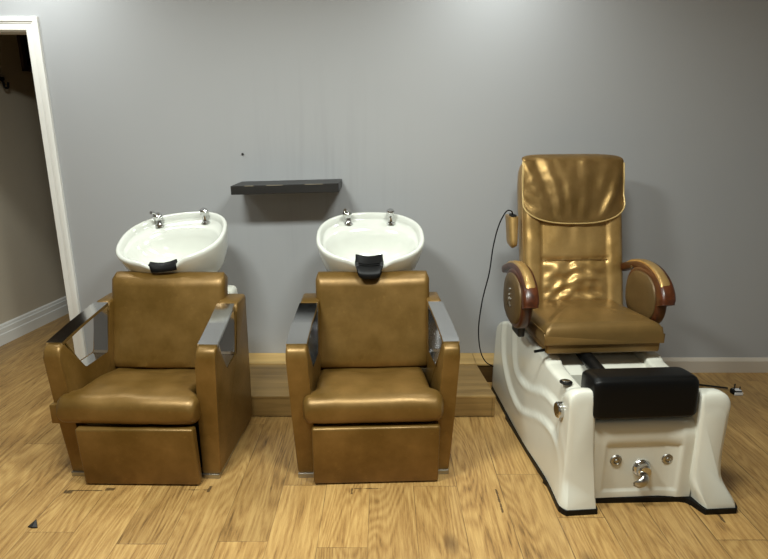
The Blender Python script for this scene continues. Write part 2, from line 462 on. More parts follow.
def wash_chair(name, loc, rz, label, basin_rot, basin_roll, pad_low, foot_skew, seat_shift, seed, tank, wide=0.0, bshift=0.0, widel=0.0, legk=1.0, legs=0.0, padx=0.0):
    t = empty(name, loc, rz, label, 'salon chair', 'backwash chairs with white basins')
    # --- side arm panels with the chrome lined opening (local y: 0 = front of arm)
    outer = [(0.012, 0.022), (-0.004, 0.30), (-0.016, 0.585), (-0.014, 0.612), (0.000, 0.628), (0.020, 0.634), (0.040, 0.632),
             (0.062, 0.590), (0.135, 0.472), (0.150, 0.462), (0.325, 0.462), (0.342, 0.475), (0.382, 0.668), (0.388, 0.690), (0.398, 0.703), (0.415, 0.709),
             (0.535, 0.712), (0.545, 0.706), (0.550, 0.690), (0.540, 0.022)]
    for s in (-1, 1):
        bm = B()
        xi, xo = s*0.262, s*0.335+(wide if s > 0 else -widel)
        prism(bm, outer, min(xi, xo), max(xi, xo), 0.012, 3)
        for v in bm.verts:      # flare outwards towards the top
            if s > 0 and wide and v.co.x > 0.3: v.co.x += 0.016*v.co.y/0.55
            v.co.x += s*0.030*(v.co.z/0.65)*smooth01((0.5-v.co.y)/0.5)
        arm = obj('arm_panel', bm, 'bronze', t, True, 40)
        # chrome ribbon: armrest bar and lining
        def ribbon(path, th, x0, x1, closed=False):
            bm = B(); P = [Vector((0, y, z)) for y, z in path]; secs = []
            for i, p in enumerate(P):
                a_ = P[max(i-1, 0)]; b_ = P[min(i+1, len(P)-1)]
                d = (b_-a_).normalized(); nrm = Vector((0, -d.z, d.y))*th/2
                secs.append([Vector((x0, 0, 0))+p+nrm, Vector((x1, 0, 0))+p+nrm, Vector((x1, 0, 0))+p-nrm, Vector((x0, 0, 0))+p-nrm])
            loft(bm, secs)
            for v in bm.verts: v.co.x += s*0.030*(v.co.z/0.65)*smooth01((0.5-v.co.y)/0.5)
            return bm
        xa, xb = min(xi, xo)+0.004, max(xi, xo)-0.004
        obj('armrest_bar', ribbon([(0.022, 0.634), (0.05, 0.640), (0.20, 0.668), (0.388, 0.700)], 0.014, xa-0.003, xb+0.003), 'chrome', t, False)
        obj('opening_lining', ribbon([(0.045, 0.634), (0.066, 0.594), (0.139, 0.477), (0.152, 0.467), (0.322, 0.467), (0.337, 0.479), (0.377, 0.668), (0.386, 0.692)], 0.008, xa-0.002, xb+0.002), 'chrome', arm, False)
        bm = B(); box(bm, xa-0.002, xb+0.002, 0.002, 0.54, 0.0, 0.022, 0.003, 2)
        obj('foot_plate', bm, 'brushed', t, False)
    # --- seat cushion (wide roll at the front, narrower between the arms)
    bm = B(); secs = []; ys = [0]+[0.06*(1-cos(pi/2*k/7)) for k in range(1, 8)]+[0.075, 0.09, 0.105, 0.12, 0.15]+[0.15+0.045*k for k in range(1, 8)]
    for i, y in enumerate(ys):
        k = min(1, sqrt(max(0, 1-(1-min(y, 0.06)/0.06)**2)))
        hw = 0.306-0.047*smooth01((y-0.075)/0.05)
        dz = 0.052*(1-k)
        top = 0.415-0.052*smooth01((y-0.12)/0.35); bot = 0.290
        r = 0.034
        sec = rr_section(hw-0.02*(1-k), bot+dz*0.8, top-dz, r, -0.070+y, 6)
        secs.append(sec)
    rows = loft(bm, secs)
    bmesh.ops.subdivide_edges(bm, edges=[e for e in bm.edges if e.calc_length() > 0.05], cuts=9, use_grid_fill=True)
    for v in bm.verts:
        c = v.co
        if c.z > 0.34:
            c.z += 0.010*(1-(c.x/0.3)**2) + 0.007*NZ(c.x+seed, c.y, 0, 9) - 0.012*exp(-((c.y-0.33)/0.07)**2)*exp(-(c.x/0.14)**2) + 0.012*exp(-((c.y-0.25)/0.09)**2)*(exp(-((c.x-0.2)/0.07)**2)+exp(-((c.x+0.2)/0.07)**2))
        if c.y < 0.02: c.y += 0.004*NZ(c.x*2, seed, c.z*3, 5)-0.006*(1-(c.x/0.3)**2)
        c.x += seat_shift
    obj('seat', bm, 'bronze', t, True, 60)
    # --- footrest panel under the seat
    bm = B(); box(bm, -0.277, 0.277, 0.0, 0.045, 0.004, 0.290, 0.012, 3)
    for v in bm.verts:
        v.co.x = v.co.x*legk+legs
        v.co.y += -0.057-0.022*v.co.z/0.276+foot_skew*(0.277-v.co.x)/0.55*-1 
    obj('leg_rest', bm, 'bronze', t, True, 40)
    bm = B(); box(bm, -0.255, 0.255, 0.045, 0.50, 0.03, 0.285); obj('base_frame', bm, 'dark', t, False)
    if tank:
        bm = B(); box(bm, -0.362, -0.285, -0.030, 0.004, 0.283, 0.372, 0.004, 2); obj('seat_end_board', bm, 'bronze', t, True, 40)
    # --- backrest
    bm = B(); secs = []
    nz = 16
    for i in range(nz+1):
        u = i/nz; z = 0.356+u*0.472
        edge = min(u, 1-u)*0.5; k = sqrt(max(0, 1-(1-min(edge/0.03, 1))**2))
        th = 0.038*k+0.012; hw = 0.281-0.012*(1-k)+0.003*u
        y = 0.355+u*0.115+0.045
        sec = []
        r = min(0.03, th*0.95)
        for (cx, cy, a0) in ((hw-r, th-r, 0), (-hw+r, th-r, 90), (-hw+r, -th+r, 180), (hw-r, -th+r, 270)):
            for q in range(6):
                a = radians(a0+90*q/5); sec.append(Vector((cx+r*cos(a), y+cy+r*sin(a), z)))
        secs.append(sec)
    loft(bm, secs)
    bmesh.ops.subdivide_edges(bm, edges=[e for e in bm.edges if e.calc_length() > 0.1], cuts=11, use_grid_fill=True)
    for v in bm.verts:
        c = v.co; yc = 0.40+(c.z-0.36)/0.5*0.115
        if c.y < yc: c.y += -0.010*(1-(c.x/0.28)**2)*(1-((c.z-0.61)/0.26)**2) + 0.004*NZ(c.x, seed, c.z, 8)
    obj('backrest', bm, 'bronze', t, True, 60)
    # --- pedestal behind the backrest carrying the basin
    bm = B()
    secs = []
    for z, hw, y0, y1 in ((0.126, 0.19, 0.575, 0.86), (0.40, 0.18, 0.57, 0.87), (0.62, 0.16, 0.58, 0.86), (0.74, 0.15, 0.58, 0.84)):
        sec = []
        for (cx, cy, a0) in ((hw-0.05, y1-0.05, 0), (-hw+0.05, y1-0.05, 90), (-hw+0.05, y0+0.05, 180), (hw-0.05, y0+0.05, 270)):
            for q in range(6):
                a = radians(a0+90*q/5); sec.append(Vector((cx+0.05*cos(a), cy+0.05*sin(a), z)))
        secs.append(sec)
    loft(bm, secs); obj('pedestal', bm, 'white_shell', t)
    if tank:
        bm = B(); box(bm, 0.10, 0.262, 0.62, 0.78, 0.126, 0.695, 0.03, 4); obj('pipe_cover', bm, 'white_shell', t)
    # --- basin
    cen = Vector((bshift, 0.69, 0.976))
    Rb = Matrix.Translation(cen) @ Matrix.Rotation(basin_rot, 4, 'Z') @ Matrix.Rotation(basin_roll, 4, 'Y') @ Matrix.Rotation(radians(21), 4, 'X')
    N = 96
    def loop(a, b, y0, z, ex=2.4, notch=0, backflat=0.0, rim=0.0):
        out = []
        for k in range(N):
            th = 2*pi*k/N
            cx, sy = cos(th), sin(th)
            e = 2/ex
            x = 1.03*a*sgnpow(cx, e); y = 1.03*b*sgnpow(sy, e)
            if y > 0: y *= (1-backflat)
            else:
                x *= 1.0
            zz = z
            if sy < 0 and notch:
                g = exp(-(x/0.085)**4)
                zz -= notch*g
                zz -= 0.008*exp(-(x/0.17)**2)*(-sy)**3
            # the back of the rim bulges a little between the taps
            if sy > 0: zz += rim*exp(-(x/0.15)**4)*sy
            out.append(Vector((x, y+y0, zz)))
        return out
    secs = [loop(0.105, 0.095, -0.02, -0.235, 2.2), loop(0.185, 0.150, -0.02, -0.222, 2.3), loop(0.235, 0.190, -0.005, -0.165, 2.4),
            loop(0.258, 0.215, 0, -0.095, 2.4, 0.0), loop(0.269, 0.226, 0, -0.045, 2.4, 0.01), loop(0.274, 0.234, 0, -0.015, 2.4, 0.03), loop(0.275, 0.235, 0, 0.0, 2.4, 0.038),
            loop(0.271, 0.231, 0, 0.008, 2.4, 0.038), loop(0.262, 0.224, 0, 0.010, 2.4, 0.038), loop(0.253, 0.216, 0, 0.004, 2.4, 0.038), loop(0.246, 0.210, 0, -0.018, 2.4, 0.045), loop(0.242, 0.206, 0, -0.026, 2.4, 0.045),
            loop(0.234, 0.172, -0.028, -0.028, 2.2, 0.042), loop(0.226, 0.160, -0.036, -0.036, 2.2, 0.035), loop(0.205, 0.140, -0.036, -0.075, 2.2, 0.01),
            loop(0.165, 0.110, -0.03, -0.130, 2.1), loop(0.10, 0.07, -0.02, -0.165, 2.0), loop(0.03, 0.03, -0.01, -0.178, 2.0)]
    bm = B(); loft(bm, [[Rb @ p for p in s] for s in secs])
    basin = obj('basin', bm, 'white_ceramic', t, True, 75)
    bm = B(); lathe(bm, [(0.0, -0.002), (0.026, -0.002), (0.028, 0.002), (0.018, 0.004), (0.0, 0.001)], 20, Rb @ Matrix.Translation((0, -0.01, -0.176)))
    obj('drain', bm, 'chrome', basin)
    # mixer tap with ball lever (left) and hand shower in its holder (right)
    def up(x, y, z): return Matrix.Translation(Rb @ Vector((x, y, z)))
    m = up(-0.117, 0.166, -0.027) @ Matrix.Scale(1.06, 4)
    bm = B()
    lathe(bm, [(0.0, 0), (0.023, 0), (0.023, 0.006), (0.018, 0.012), (0.014, 0.02), (0.013, 0.036), (0.018, 0.042), (0.0, 0.042)], 20, m)
    lathe(bm, [(0.0, -0.024), (0.012, -0.022), (0.021, -0.012), (0.025, 0), (0.021, 0.012), (0.012, 0.021), (0, 0.024)], 20, m @ Matrix.Translation((-0.006, -0.004, 0.054)))
    tube(bm, [m @ Vector(p) for p in ((-0.004, -0.012, 0.062), (-0.012, -0.04, 0.078), (-0.016, -0.055, 0.082))], [0.010, 0.008, 0.009], 10)
    obj('mixer_tap', bm, 'chrome', basin)
    m = up(0.117 if pad_low else 0.140, 0.166 if pad_low else 0.150, -0.027) @ Matrix.Scale(1.06, 4)
    bm = B()
    lathe(bm, [(0.0, 0), (0.023, 0), (0.023, 0.007), (0.016, 0.013), (0.015, 0.05), (0.018, 0.056), (0.0, 0.056)], 20, m)
    mm = m @ Matrix.Translation((-0.004, -0.006, 0.060)) @ Matrix.Rotation(radians(28), 4, 'X')
    lathe(bm, [(0.0, -0.02), (0.016, -0.02), (0.020, -0.012), (0.020, 0.012), (0.014, 0.018), (0.0, 0.018)], 20, mm)
    obj('hand_shower', bm, 'chrome', basin)
    # neck pad draped in the notch
    bm = B(); secs = []
    prof = [(-0.175, -0.020), (-0.205, -0.026), (-0.232, -0.030)] * (1 if pad_low else 0) + ([(-0.262, -0.030), (-0.287, -0.038), (-0.295, -0.046), (-0.298, -0.056)] if pad_low else [(-0.208, -0.034), (-0.226, -0.038), (-0.238, -0.044), (-0.242, -0.054)])
    prof = catmull([(0, a_, b_) for a_, b_ in prof], 4)
    hw0 = 0.068
    for i, p in enumerate(prof):
        u = i/(len(prof)-1)
        hw = hw0+0.008*exp(-((u-0.35)/0.2)**2) - (0.014*u if pad_low else 0.004*u)
        k = 1-exp(-(1-u)*14) if pad_low else 1
        d = Vector((0, prof[min(i+1, len(prof)-1)].y-prof[max(i-1, 0)].y, prof[min(i+1, len(prof)-1)].z-prof[max(i-1, 0)].z)).normalized()
        nrm = Vector((0, d.z, -d.y))*-1 if False else Vector((0, d.z, -d.y))
        if nrm.z < 0 and i < 5: nrm = -nrm
        if i >= 5 and nrm.y > 0: nrm = -nrm
        sec = []
        for q in range(24):
            a = 2*pi*q/24
            x = hw*sgnpow(cos(a), 0.6)*(0.75+0.25*k); h = 0.012*sgnpow(sin(a), 0.8)
            lift = 0.020*(x/hw0)**2*(1-u*0.9)
            sec.append(Vector((x+padx, p.y, p.z))+nrm*h+Vector((0, 0, lift)))
        secs.append([Rb @ q for q in sec])
    loft(bm, secs); obj('neck_rest', bm, 'black', basin, True, 60)
    return t

wash_chair('backwash_chair', (-1.087, 2.284, 0), radians(-1.8), 'bronze leather wash chair nearest the doorway, its white basin twisted and its neck pad short',
           radians(3), radians(-6), False, 0.008, -0.016, 1.3, True, 0.014, -0.042, 0.0, 0.92, 0.022)
wash_chair('backwash_chair', (-0.0365, 2.295, 0), radians(2.4), 'bronze leather wash chair nearer the massage chair, black neck pad hanging over its backrest',
           0.0, 0.0, True, 0.0, -0.010, 7.7, False, 0.0, -0.006, 0.018, 1.0, 0.0, -0.010)

# ------------------------------------------------------------------ pedicure spa chair
SP = empty('pedicure_massage_chair', (1.045, 2.05, 0), radians(3.5), 'gold leather pedicure massage chair on a white foot spa base', 'massage chair')
R1 = [(0.03, -0.02), (0.055, 0.045), (0.08, 0.12), (0.13, 0.201), (0.23, 0.247), (0.37, 0.228), (0.51, 0.171), (0.655, 0.134), (0.83, 0.172), (0.965, 0.268), (1.02, 0.374), (1.04, 0.45)]
R2 = [(-0.04, 0.07), (0.0, 0.144), (0.07, 0.245), (0.13, 0.321), (0.24, 0.359), (0.38, 0.352), (0.53, 0.295), (0.67, 0.272), (0.79, 0.296), (0.87, 0.42), (0.90, 0.50)]
def rimz(y):
    return sinterp(y, [(0.0, 0.465), (0.012, 0.495), (0.04, 0.522), (0.09, 0.530), (0.135, 0.510), (0.165, 0.487), (0.20, 0.480), (0.42, 0.487), (0.44, 0.505), (0.70, 0.505), (0.90, 0.498), (1.05, 0.468), (1.13, 0.430), (1.19, 0.35), (1.22, 0.24)])
def outer_x(s, y, z, zt):
    """half width of the shell on side s at depth y and height z"""
    flare0 = (0.020 if s < 0 else 0.068)
    post = smooth01((0.20-y)/0.08)
    x = 0.330-0.004*y
    if s < 0: x -= 0.028*(1-smooth01(y/0.6))
    else: x += 0.022*(1-smooth01(y/0.3))
    d1 = segdist(y, z, R1s); d2 = segdist(y, z, R2s)
    f = 1-0.85*post
    x += (0.009*exp(-(d1/0.012)**2) + 0.009*exp(-(d2/0.012)**2))*f
    x -= (0.014*smooth01((d1+0.02)/0.04) + 0.014*smooth01((d2+0.02)/0.04))*f
    x -= 0.020*(z/0.5)**3*(1-post)
    x += (0.004 if s < 0 else 0.016)*(z/0.5)*post
    x += flare0*exp(-(z/0.085)**1.6)*exp(-(y/0.16)**2)
    x -= 0.022*(1-min(1, y/0.035))**2
    x -= 0.06*smooth01((y-1.14)/0.08)**2
    return x
def segdist(y, z, pts):
    best = 9; side = 1
    for (y0, z0), (y1, z1) in zip(pts, pts[1:]):
        dy, dz = y1-y0, z1-z0; L2 = dy*dy+dz*dz
        t = max(0, min(1, ((y-y0)*dy+(z-z0)*dz)/L2)); py, pz = y0+t*dy, z0+t*dz
        d = sqrt((y-py)**2+(z-pz)**2)
        if d < best: best = d; side = 1 if (dy*(z-z0)-dz*(y-y0)) > 0 else -1
    return best*side
R1s = [(p.y, p.z) for p in catmull([(0, a_, b_) for a_, b_ in R1], 4)]; R2s = [(p.y, p.z) for p in catmull([(0, a_, b_) for a_, b_ in R2], 4)]
def lean(y, z):      # the posts' front face leans back above the foot
    return y + (0.040*smooth01(z/0.12)+0.012*(z/0.5))*(1-y/0.07) if y < 0.07 else y
bm = B()
NZZ = 36
for s in (-1, 1):
    secs = []
    ylist = [0, 0.002, 0.006, 0.012, 0.020, 0.030, 0.045, 0.06]+[0.075+0.0155*k for k in range(0, 73)]+[1.205, 1.215, 1.22]
    for iy, y in enumerate(ylist):
        post = smooth01((0.20-y)/0.06)
        zt = rimz(y)-(0.012 if s < 0 else 0.030)*post; sec = []
        rc = 0.022+0.022*post       # rounding of the outer top edge
        for k in range(NZZ+1):
            z = (zt-rc)*(k/NZZ)
            sec.append(Vector((s*outer_x(s, y, z, zt), lean(y, z), z)))
        ox = abs(sec[-1].x); yy = lean(y, zt)
        for k in range(1, 7):
            a = pi/2*k/6; sec.append(Vector((s*(ox-rc*(1-cos(a))), lean(y, zt-rc+rc*sin(a)), zt-rc+rc*sin(a))))
        ix = 0.200 if s < 0 else 0.200+0.036*post
        f0 = 0.012*(1-min(1, y/0.035))**2
        ifl = lambda z: (0.030*exp(-(z/0.06)**2)*exp(-(y/0.12)**2) if s > 0 else -0.034*(1-z/0.5)*post)
        ri = 0.014
        sec.append(Vector((s*((ox-rc+ix+ri)/2), yy, zt+0.002)))
        for k in range(0, 5):
            a = pi/2*(1-k/4); sec.append(Vector((s*(ix+f0+ri-ri*cos(a)), yy, zt-ri+ri*sin(a))))
        for k in range(1, 19):
            z = (zt-ri)*(1-k/18)
            sec.append(Vector((s*(ix+ifl(z)+f0), lean(y, z), z)))
        secs.append(sec)
    loft(bm, secs)
# tub, front panel and rear block between the side walls
def xsec(y, z0, z1, hw, r=0.02): return rr_section(hw, z0, z1, r, y, 4)
loft(bm, [xsec(0.40, 0.02, 0.43, 0.25), xsec(0.44, 0.02, 0.462, 0.25), xsec(1.05, 0.02, 0.475, 0.25), xsec(1.18, 0.02, 0.36, 0.25), xsec(1.2, 0.04, 0.2, 0.25)])
loft(bm, [xsec(0.12, 0.02, 0.22, 0.25), xsec(0.45, 0.02, 0.22, 0.25)])
# front panel with the framed recess
def panel(bm):
    zt = 0.366; zb = 0.006; xc = 0.030
    xs = [-0.19, -0.16, -0.155, -0.148, -0.140, -0.132, -0.126, -0.116, -0.06, 0, 0.06, 0.12]+[0.116+0.060, 0.126+0.060, 0.132+0.060, 0.140+0.060, 0.148+0.060, 0.155+0.060, 0.16+0.060, 0.25]
    zs = [zb, 0.030, 0.036, 0.044, 0.050, 0.056, 0.064, 0.12, 0.2, 0.236, 0.244, 0.250, 0.258, 0.266, 0.300, 0.335, 0.350, 0.360, zt]
    rows = []
    for z in zs:
        row = []
        for x in xs:
            dx = 0.160-abs(x-xc); dz = min(z-0.034, 0.266-z)
            d = min(dx, dz)
            rec = 0.006*smooth01((d+0.002)/0.013)
            y = 0.062+rec
            if z > 0.30: y += 0.030*(1-sqrt(max(0, 1-((z-0.30)/(zt-0.298))**2)))
            row.append(bm.verts.new((x, y, z)))
        rows.append(row)
    for a_, b_ in zip(rows, rows[1:]):
        for i in range(len(a_)-1): bm.faces.new((a_[i], a_[i+1], b_[i+1], b_[i]))
    back = [bm.verts.new((x, 0.16, zt+0.004)) for x in xs]
    for i in range(len(xs)-1): bm.faces.new((rows[-1][i], rows[-1][i+1], back[i+1], back[i]))
    low = [bm.verts.new((x, 0.17, 0.2)) for x in xs]
    for i in range(len(xs)-1): bm.faces.new((back[i], back[i+1], low[i+1], low[i]))
panel(bm)
def forward(v):
    if v.co.y < 0.10 and abs(v.co.x) > 0.14: v.co.y -= (0.034 if v.co.x > 0 else 0.008)*(1-v.co.y/0.10)*smooth01((abs(v.co.x)-0.14)/0.06)
for v in bm.verts:
    v.co.z += 0.020*(1-v.co.z/0.5)
    forward(v)
base = obj('spa_base', bm, 'white_shell', SP, True, 50)
# black rubber skirt following the footprint
bm = B()
ys_ = [0.0, 0.004, 0.012, 0.03, 0.06, 0.10, 0.14, 0.19, 0.22, 0.23, 0.4, 0.6, 0.8, 0.83, 1.0, 1.1, 1.16, 1.19, 1.21, 1.22]
def bulge(y): return 0.004+(0.008 if 0.195 < y < 0.225 or 0.79 < y < 0.82 else 0)
Lp = [(-(outer_x(-1, y, 0.0, 0.5)+bulge(y)), y-0.004) for y in ys_]
Rp = [(outer_x(1, y, 0.0, 0.5)+bulge(y), y-0.004) for y in ys_][::-1]
Fp = [(0.268, -0.004), (0.262, 0.004), (0.245, 0.04), (0.230, 0.056), (0.205, 0.062), (-0.160, 0.062), (-0.166, 0.050), (-0.168, 0.004), (-0.172, -0.004)]
a_ = [Vector((x, y, 0)) for x, y in Lp+Rp+Fp]
loft(bm, [a_, [p+Vector((0, 0, 0.024)) for p in a_]])
for v in bm.verts: forward(v)
obj('rubber_skirt', bm, 'black', SP, False)
# controls
for x in (-0.079, 0.142):
    bm = B(); lathe(bm, [(0, 0), (0.025, 0), (0.026, 0.004), (0.022, 0.009), (0.014, 0.011), (0.011, 0.007), (0.007, 0.012), (0, 0.013)], 28, AX('-Y', (x, 0.072, 0.198)))
    obj('jet_button', bm, 'brushed', SP)
bm = B(); lathe(bm, [(0, 0), (0.038, 0), (0.040, 0.006), (0.036, 0.014), (0.030, 0.018), (0.029, 0.034), (0.024, 0.040), (0, 0.042)], 32, AX('-Y', (0.034, 0.070, 0.160)))
fau = obj('control_valve', bm, 'chrome', SP)
bm = B(); secs = []
for u in [k/10 for k in range(11)]:
    c = Vector((0.040-0.055*u, 0.024-0.016*sin(pi*u), 0.156-0.050*u)); w = 0.020*sqrt(max(0.02, 1-(2*u-1)**4)); h = 0.012*sqrt(max(0.02, 1-(2*u-1)**4))
    d = Vector((-0.055, 0, -0.05)).normalized(); sd = Vector((d.z, 0, -d.x))
    secs.append([c+sd*(w*cos(2*pi*q/14))+Vector((0, 1, 0))*(h*sin(2*pi*q/14)) for q in range(14)])
loft(bm, secs); obj('lever', bm, 'brushed', fau)
# chrome knob on the outer left side and black ring on the deck
bm = B(); lathe(bm, [(0, 0), (0.034, 0), (0.035, 0.004), (0.034, 0.024), (0.030, 0.028), (0, 0.028)], 32, AX('-X', (-0.296, 0.135, 0.402)))
obj('side_knob', bm, 'chrome', SP)
bm = B(); lathe(bm, [(0, 0), (0.026, 0), (0.027, 0.004), (0.022, 0.007), (0, 0.006)], 28, Matrix.Translation((-0.262, 0.21, 0.488)))
ring = obj('deck_button', bm, 'black', SP)
bm = B(); lathe(bm, [(0, 0), (0.017, 0), (0.017, 0.003), (0.012, 0.005), (0, 0.004)], 24, Matrix.Translation((-0.262, 0.21, 0.4945)))
obj('button_cap', bm, 'chrome', ring)
# shower hose on the right side of the tub
bm = B(); tube(bm, catmull([(0.222, 0.24, 0.49), (0.220, 0.235, 0.515), (0.230, 0.22, 0.532), (0.246, 0.20, 0.522), (0.250, 0.19, 0.490)], 6), 0.010, 10)
lathe(bm, [(0, 0), (0.018, 0), (0.018, 0.008), (0.012, 0.02), (0, 0.02)], 20, Matrix.Translation((0.222, 0.24, 0.478)))
obj('hand_shower', bm, 'chrome', SP)
# foot pad on its arm
bm = B(); tube(bm, [(-0.085, 0.15, 0.485), (-0.088, 0.50, 0.515)], 0.030, 18); arm_ = obj('footrest_arm', bm, 'black', SP)
bm = B()
# profile (y,z)
pf = [(0.035, 0.428), (0.040, 0.408), (0.060, 0.400), (0.16, 0.405), (0.185, 0.42), (0.195, 0.535), (0.185, 0.556), (0.165, 0.566), (0.085, 0.573), (0.060, 0.568), (0.043, 0.545)]
pf = [(p.y, p.z) for p in catmull([(0, a_, b_) for a_, b_ in pf], 4, True)]
secs = []
W2 = 0.216
cy, cz = 0.115, 0.487
for k in range(0, 13):
    u = -1+2*k/12; e = abs(u)
    pass
xs = [-W2, -W2+0.003, -W2+0.010, -W2+0.022, -W2+0.034]+[-0.12, -0.06, 0, 0.06, 0.12]+[W2-0.034, W2-0.022, W2-0.010, W2-0.003, W2]
for x in xs:
    e = max(0, abs(x)-(W2-0.034))/0.034; k = 0.80+0.20*sqrt(max(0, 1-e*e))
    secs.append([Vector((x+0.006, cy+(y-cy)*k, cz+(z-cz)*k)) for y, z in pf])
loft(bm, secs); obj('foot_pad', bm, 'black_vinyl', SP, True, 60)

# ---- seat
bm = B(); box(bm, -0.235, 0.215, 0.62, 1.02, 0.475, 0.54, 0.008, 2); obj('seat_carriage', bm, 'dark', SP, False)
bm = B()
tube(bm, catmull([(-0.22, 0.475, 0.545), (-0.27, 0.435, 0.548), (-0.335, 0.42, 0.545)], 4), 0.007, 8); obj('seat_lever', bm, 'black', SP)
bm = B()
box(bm, -0.285, 0.245, 0.405, 0.98, 0.535, 0.585, 0.010, 3); obj('seat_frame', bm, 'gold_dull', SP, True)
def cushion(bm, x0, x1, y0, y1, zb, ztf, nx=30, ny=30, r=0.03, fn=None):
    """box cushion whose top height comes from ztf(x,y)"""
    hw, xc = (x1-x0)/2, (x0+x1)/2
    secs = []
    for j in range(ny+1):
        v = j/ny; y = y0+(y1-y0)*v
        ed = min(y-y0, y1-y); k = sqrt(max(0, 1-(1-min(ed/r, 1))**2))
        sec = []
        for i in range(nx+1):
            u = -1+2*i/nx; u = sgnpow(u, 0.85)
            x = xc+hw*u; ex = (hw-abs(x-xc)); kx = sqrt(max(0, 1-(1-min(ex/r, 1))**2))
            z = ztf(x, y)-r*(1-min(k, kx) if True else 0)
            sec.append(Vector((x, y, z)))
        sec.append(Vector((x1, y, zb))); sec.append(Vector((x0, y, zb)))
        secs.append(sec)
    loft(bm, secs)
def seat_top(x, y):
    z = 0.677-0.078*(y-0.40)
    xx = x+0.015
    z += 0.006*NZ(x, y, 2.2, 7)
    # diagonal seams
    for s in (-1, 1):
        # from front corner towards the centre back
        yl = 0.43+ (0.27-abs(xx))*1.5
        if xx*s > 0.08: z -= 0.006*exp(-((y-yl)/0.012)**2)
    z += 0.006*(1-(xx/0.28)**2)
    return z
bm = B(); cushion(bm, -0.300, 0.255, 0.395, 0.96, 0.582, seat_top, 48, 48, 0.05)
seat = obj('seat', bm, 'gold_dull', SP, True, 70)
bm = B()
tube(bm, catmull([(-0.298, 0.94, 0.602), (-0.300, 0.46, 0.636), (-0.299, 0.41, 0.632), (-0.298, 0.396, 0.612), (-0.297, 0.396, 0.585)], 6), 0.003, 6)
obj('seam_piping', bm, 'gold_dull', seat)

# ---- backrest: y,z along the recline
def bk(u):   # centre line of the front face: u 0 bottom .. 1 top
    return Vector((0, 0.865+0.215*u, 0.60+0.785*u))
BN = Vector((0, -0.785, 0.215)).normalized()   # outwards from the front face
def bw(u): return sinterp(u, [(0, 0.272), (0.25, 0.272), (0.6, 0.272), (0.85, 0.272), (0.95, 0.262), (1.0, 0.235)])
bm = B(); secs = []
nu = 60; nx = 56; XC = 0.022
def wrinkle(x, u):
    w = 0
    sx = 0.178
    ax = abs(x)
    if ax < sx:
        env = (1-(ax/sx)**4)
        if u < 0.316:    # lower panel, deep creases
            f = NZ(x*1.4, 3.1, u*2.2+0.8*abs(x), 11)
            w += 0.024*f*env*smooth01(u/0.08)+0.016*abs(NZ(x*0.7+5, 1.7, u*3.5, 9))*env
            w += 0.014*exp(-((x-0.02)/0.05)**2)*exp(-((u-0.16)/0.06)**2) - 0.012*exp(-((x-0.10)/0.03)**2)*exp(-((u-0.12)/0.04)**2)
        else:
            w += 0.009*NZ(x*2.6, 8.1, u*0.7, 6)*env
    else:
        w += 0.006*NZ(x*2, 4.4, u*2.0, 6)
    return w
def bfront(x, u):
    ax = abs(x)
    d = 0.012*sqrt(max(0, 1-((ax-0.222)/0.05)**2)) if 0.172 < ax < 0.272 else 0.0
    d += 0.010*(1-min(1, ax/0.16)**4) if ax < 0.16 else 0
    d -= 0.010*exp(-((ax-0.178)/0.006)**2)
    if ax < 0.178: d -= 0.012*exp(-((u-0.316)/0.012)**2)
    return d+wrinkle(x, u)
for i in range(nu+1):
    u = i/nu; p = bk(u); hw = bw(u)
    edge = min(u*0.81, (1-u)*0.81+0.0)
    kt = sqrt(max(0, 1-(1-min(edge/0.05, 1))**2)) if u > 0.5 else 1
    th = sinterp(u, [(0, 0.12), (0.5, 0.18), (0.9, 0.18), (1, 0.14)])
    sec = []
    for j in range(nx+1):
        a = -1+2*j/nx; x = hw*a
        ex = hw-abs(x); kx = sqrt(max(0, 1-(1-min(ex/0.035, 1))**2))
        q = p + BN*(bfront(x, u)*min(1, kx+0.2)*kt - 0.035*(1-kx) - 0.06*(1-kt))
        sec.append(Vector((XC+x, q.y, q.z)))
    for j in range(1, 16):
        a = pi*j/16; x = hw*(cos(a)); q = p - BN*(0.035+(th-0.035)*(sin(a)**0.5)*(0.35+0.65*kt))
        x = (hw-0.004)*sgnpow(cos(a), 0.28)
        sec.append(Vector((XC+x, q.y, q.z)))
    secs.append(sec)
loft(bm, secs); back = obj('backrest', bm, 'gold', SP, True, 80)
bm = B()
for s in (-1, 1):
    pts = []
    for i in range(0, 41):
        u = i/40*0.96; p = bk(u)+BN*(-0.022); pts.append(Vector((XC+s*(bw(u)-0.004), p.y, p.z)))
    tube(bm, pts, 0.004, 6)
pts = [Vector((XC+x, 0, 0))+bk(0.316)+BN*(0.004+wrinkle(x, 0.316)*0.5) for x in [(-0.175+0.35*k/20) for k in range(21)]]
tube(bm, pts, 0.003, 6)
obj('seam_piping', bm, 'gold_dull', back)
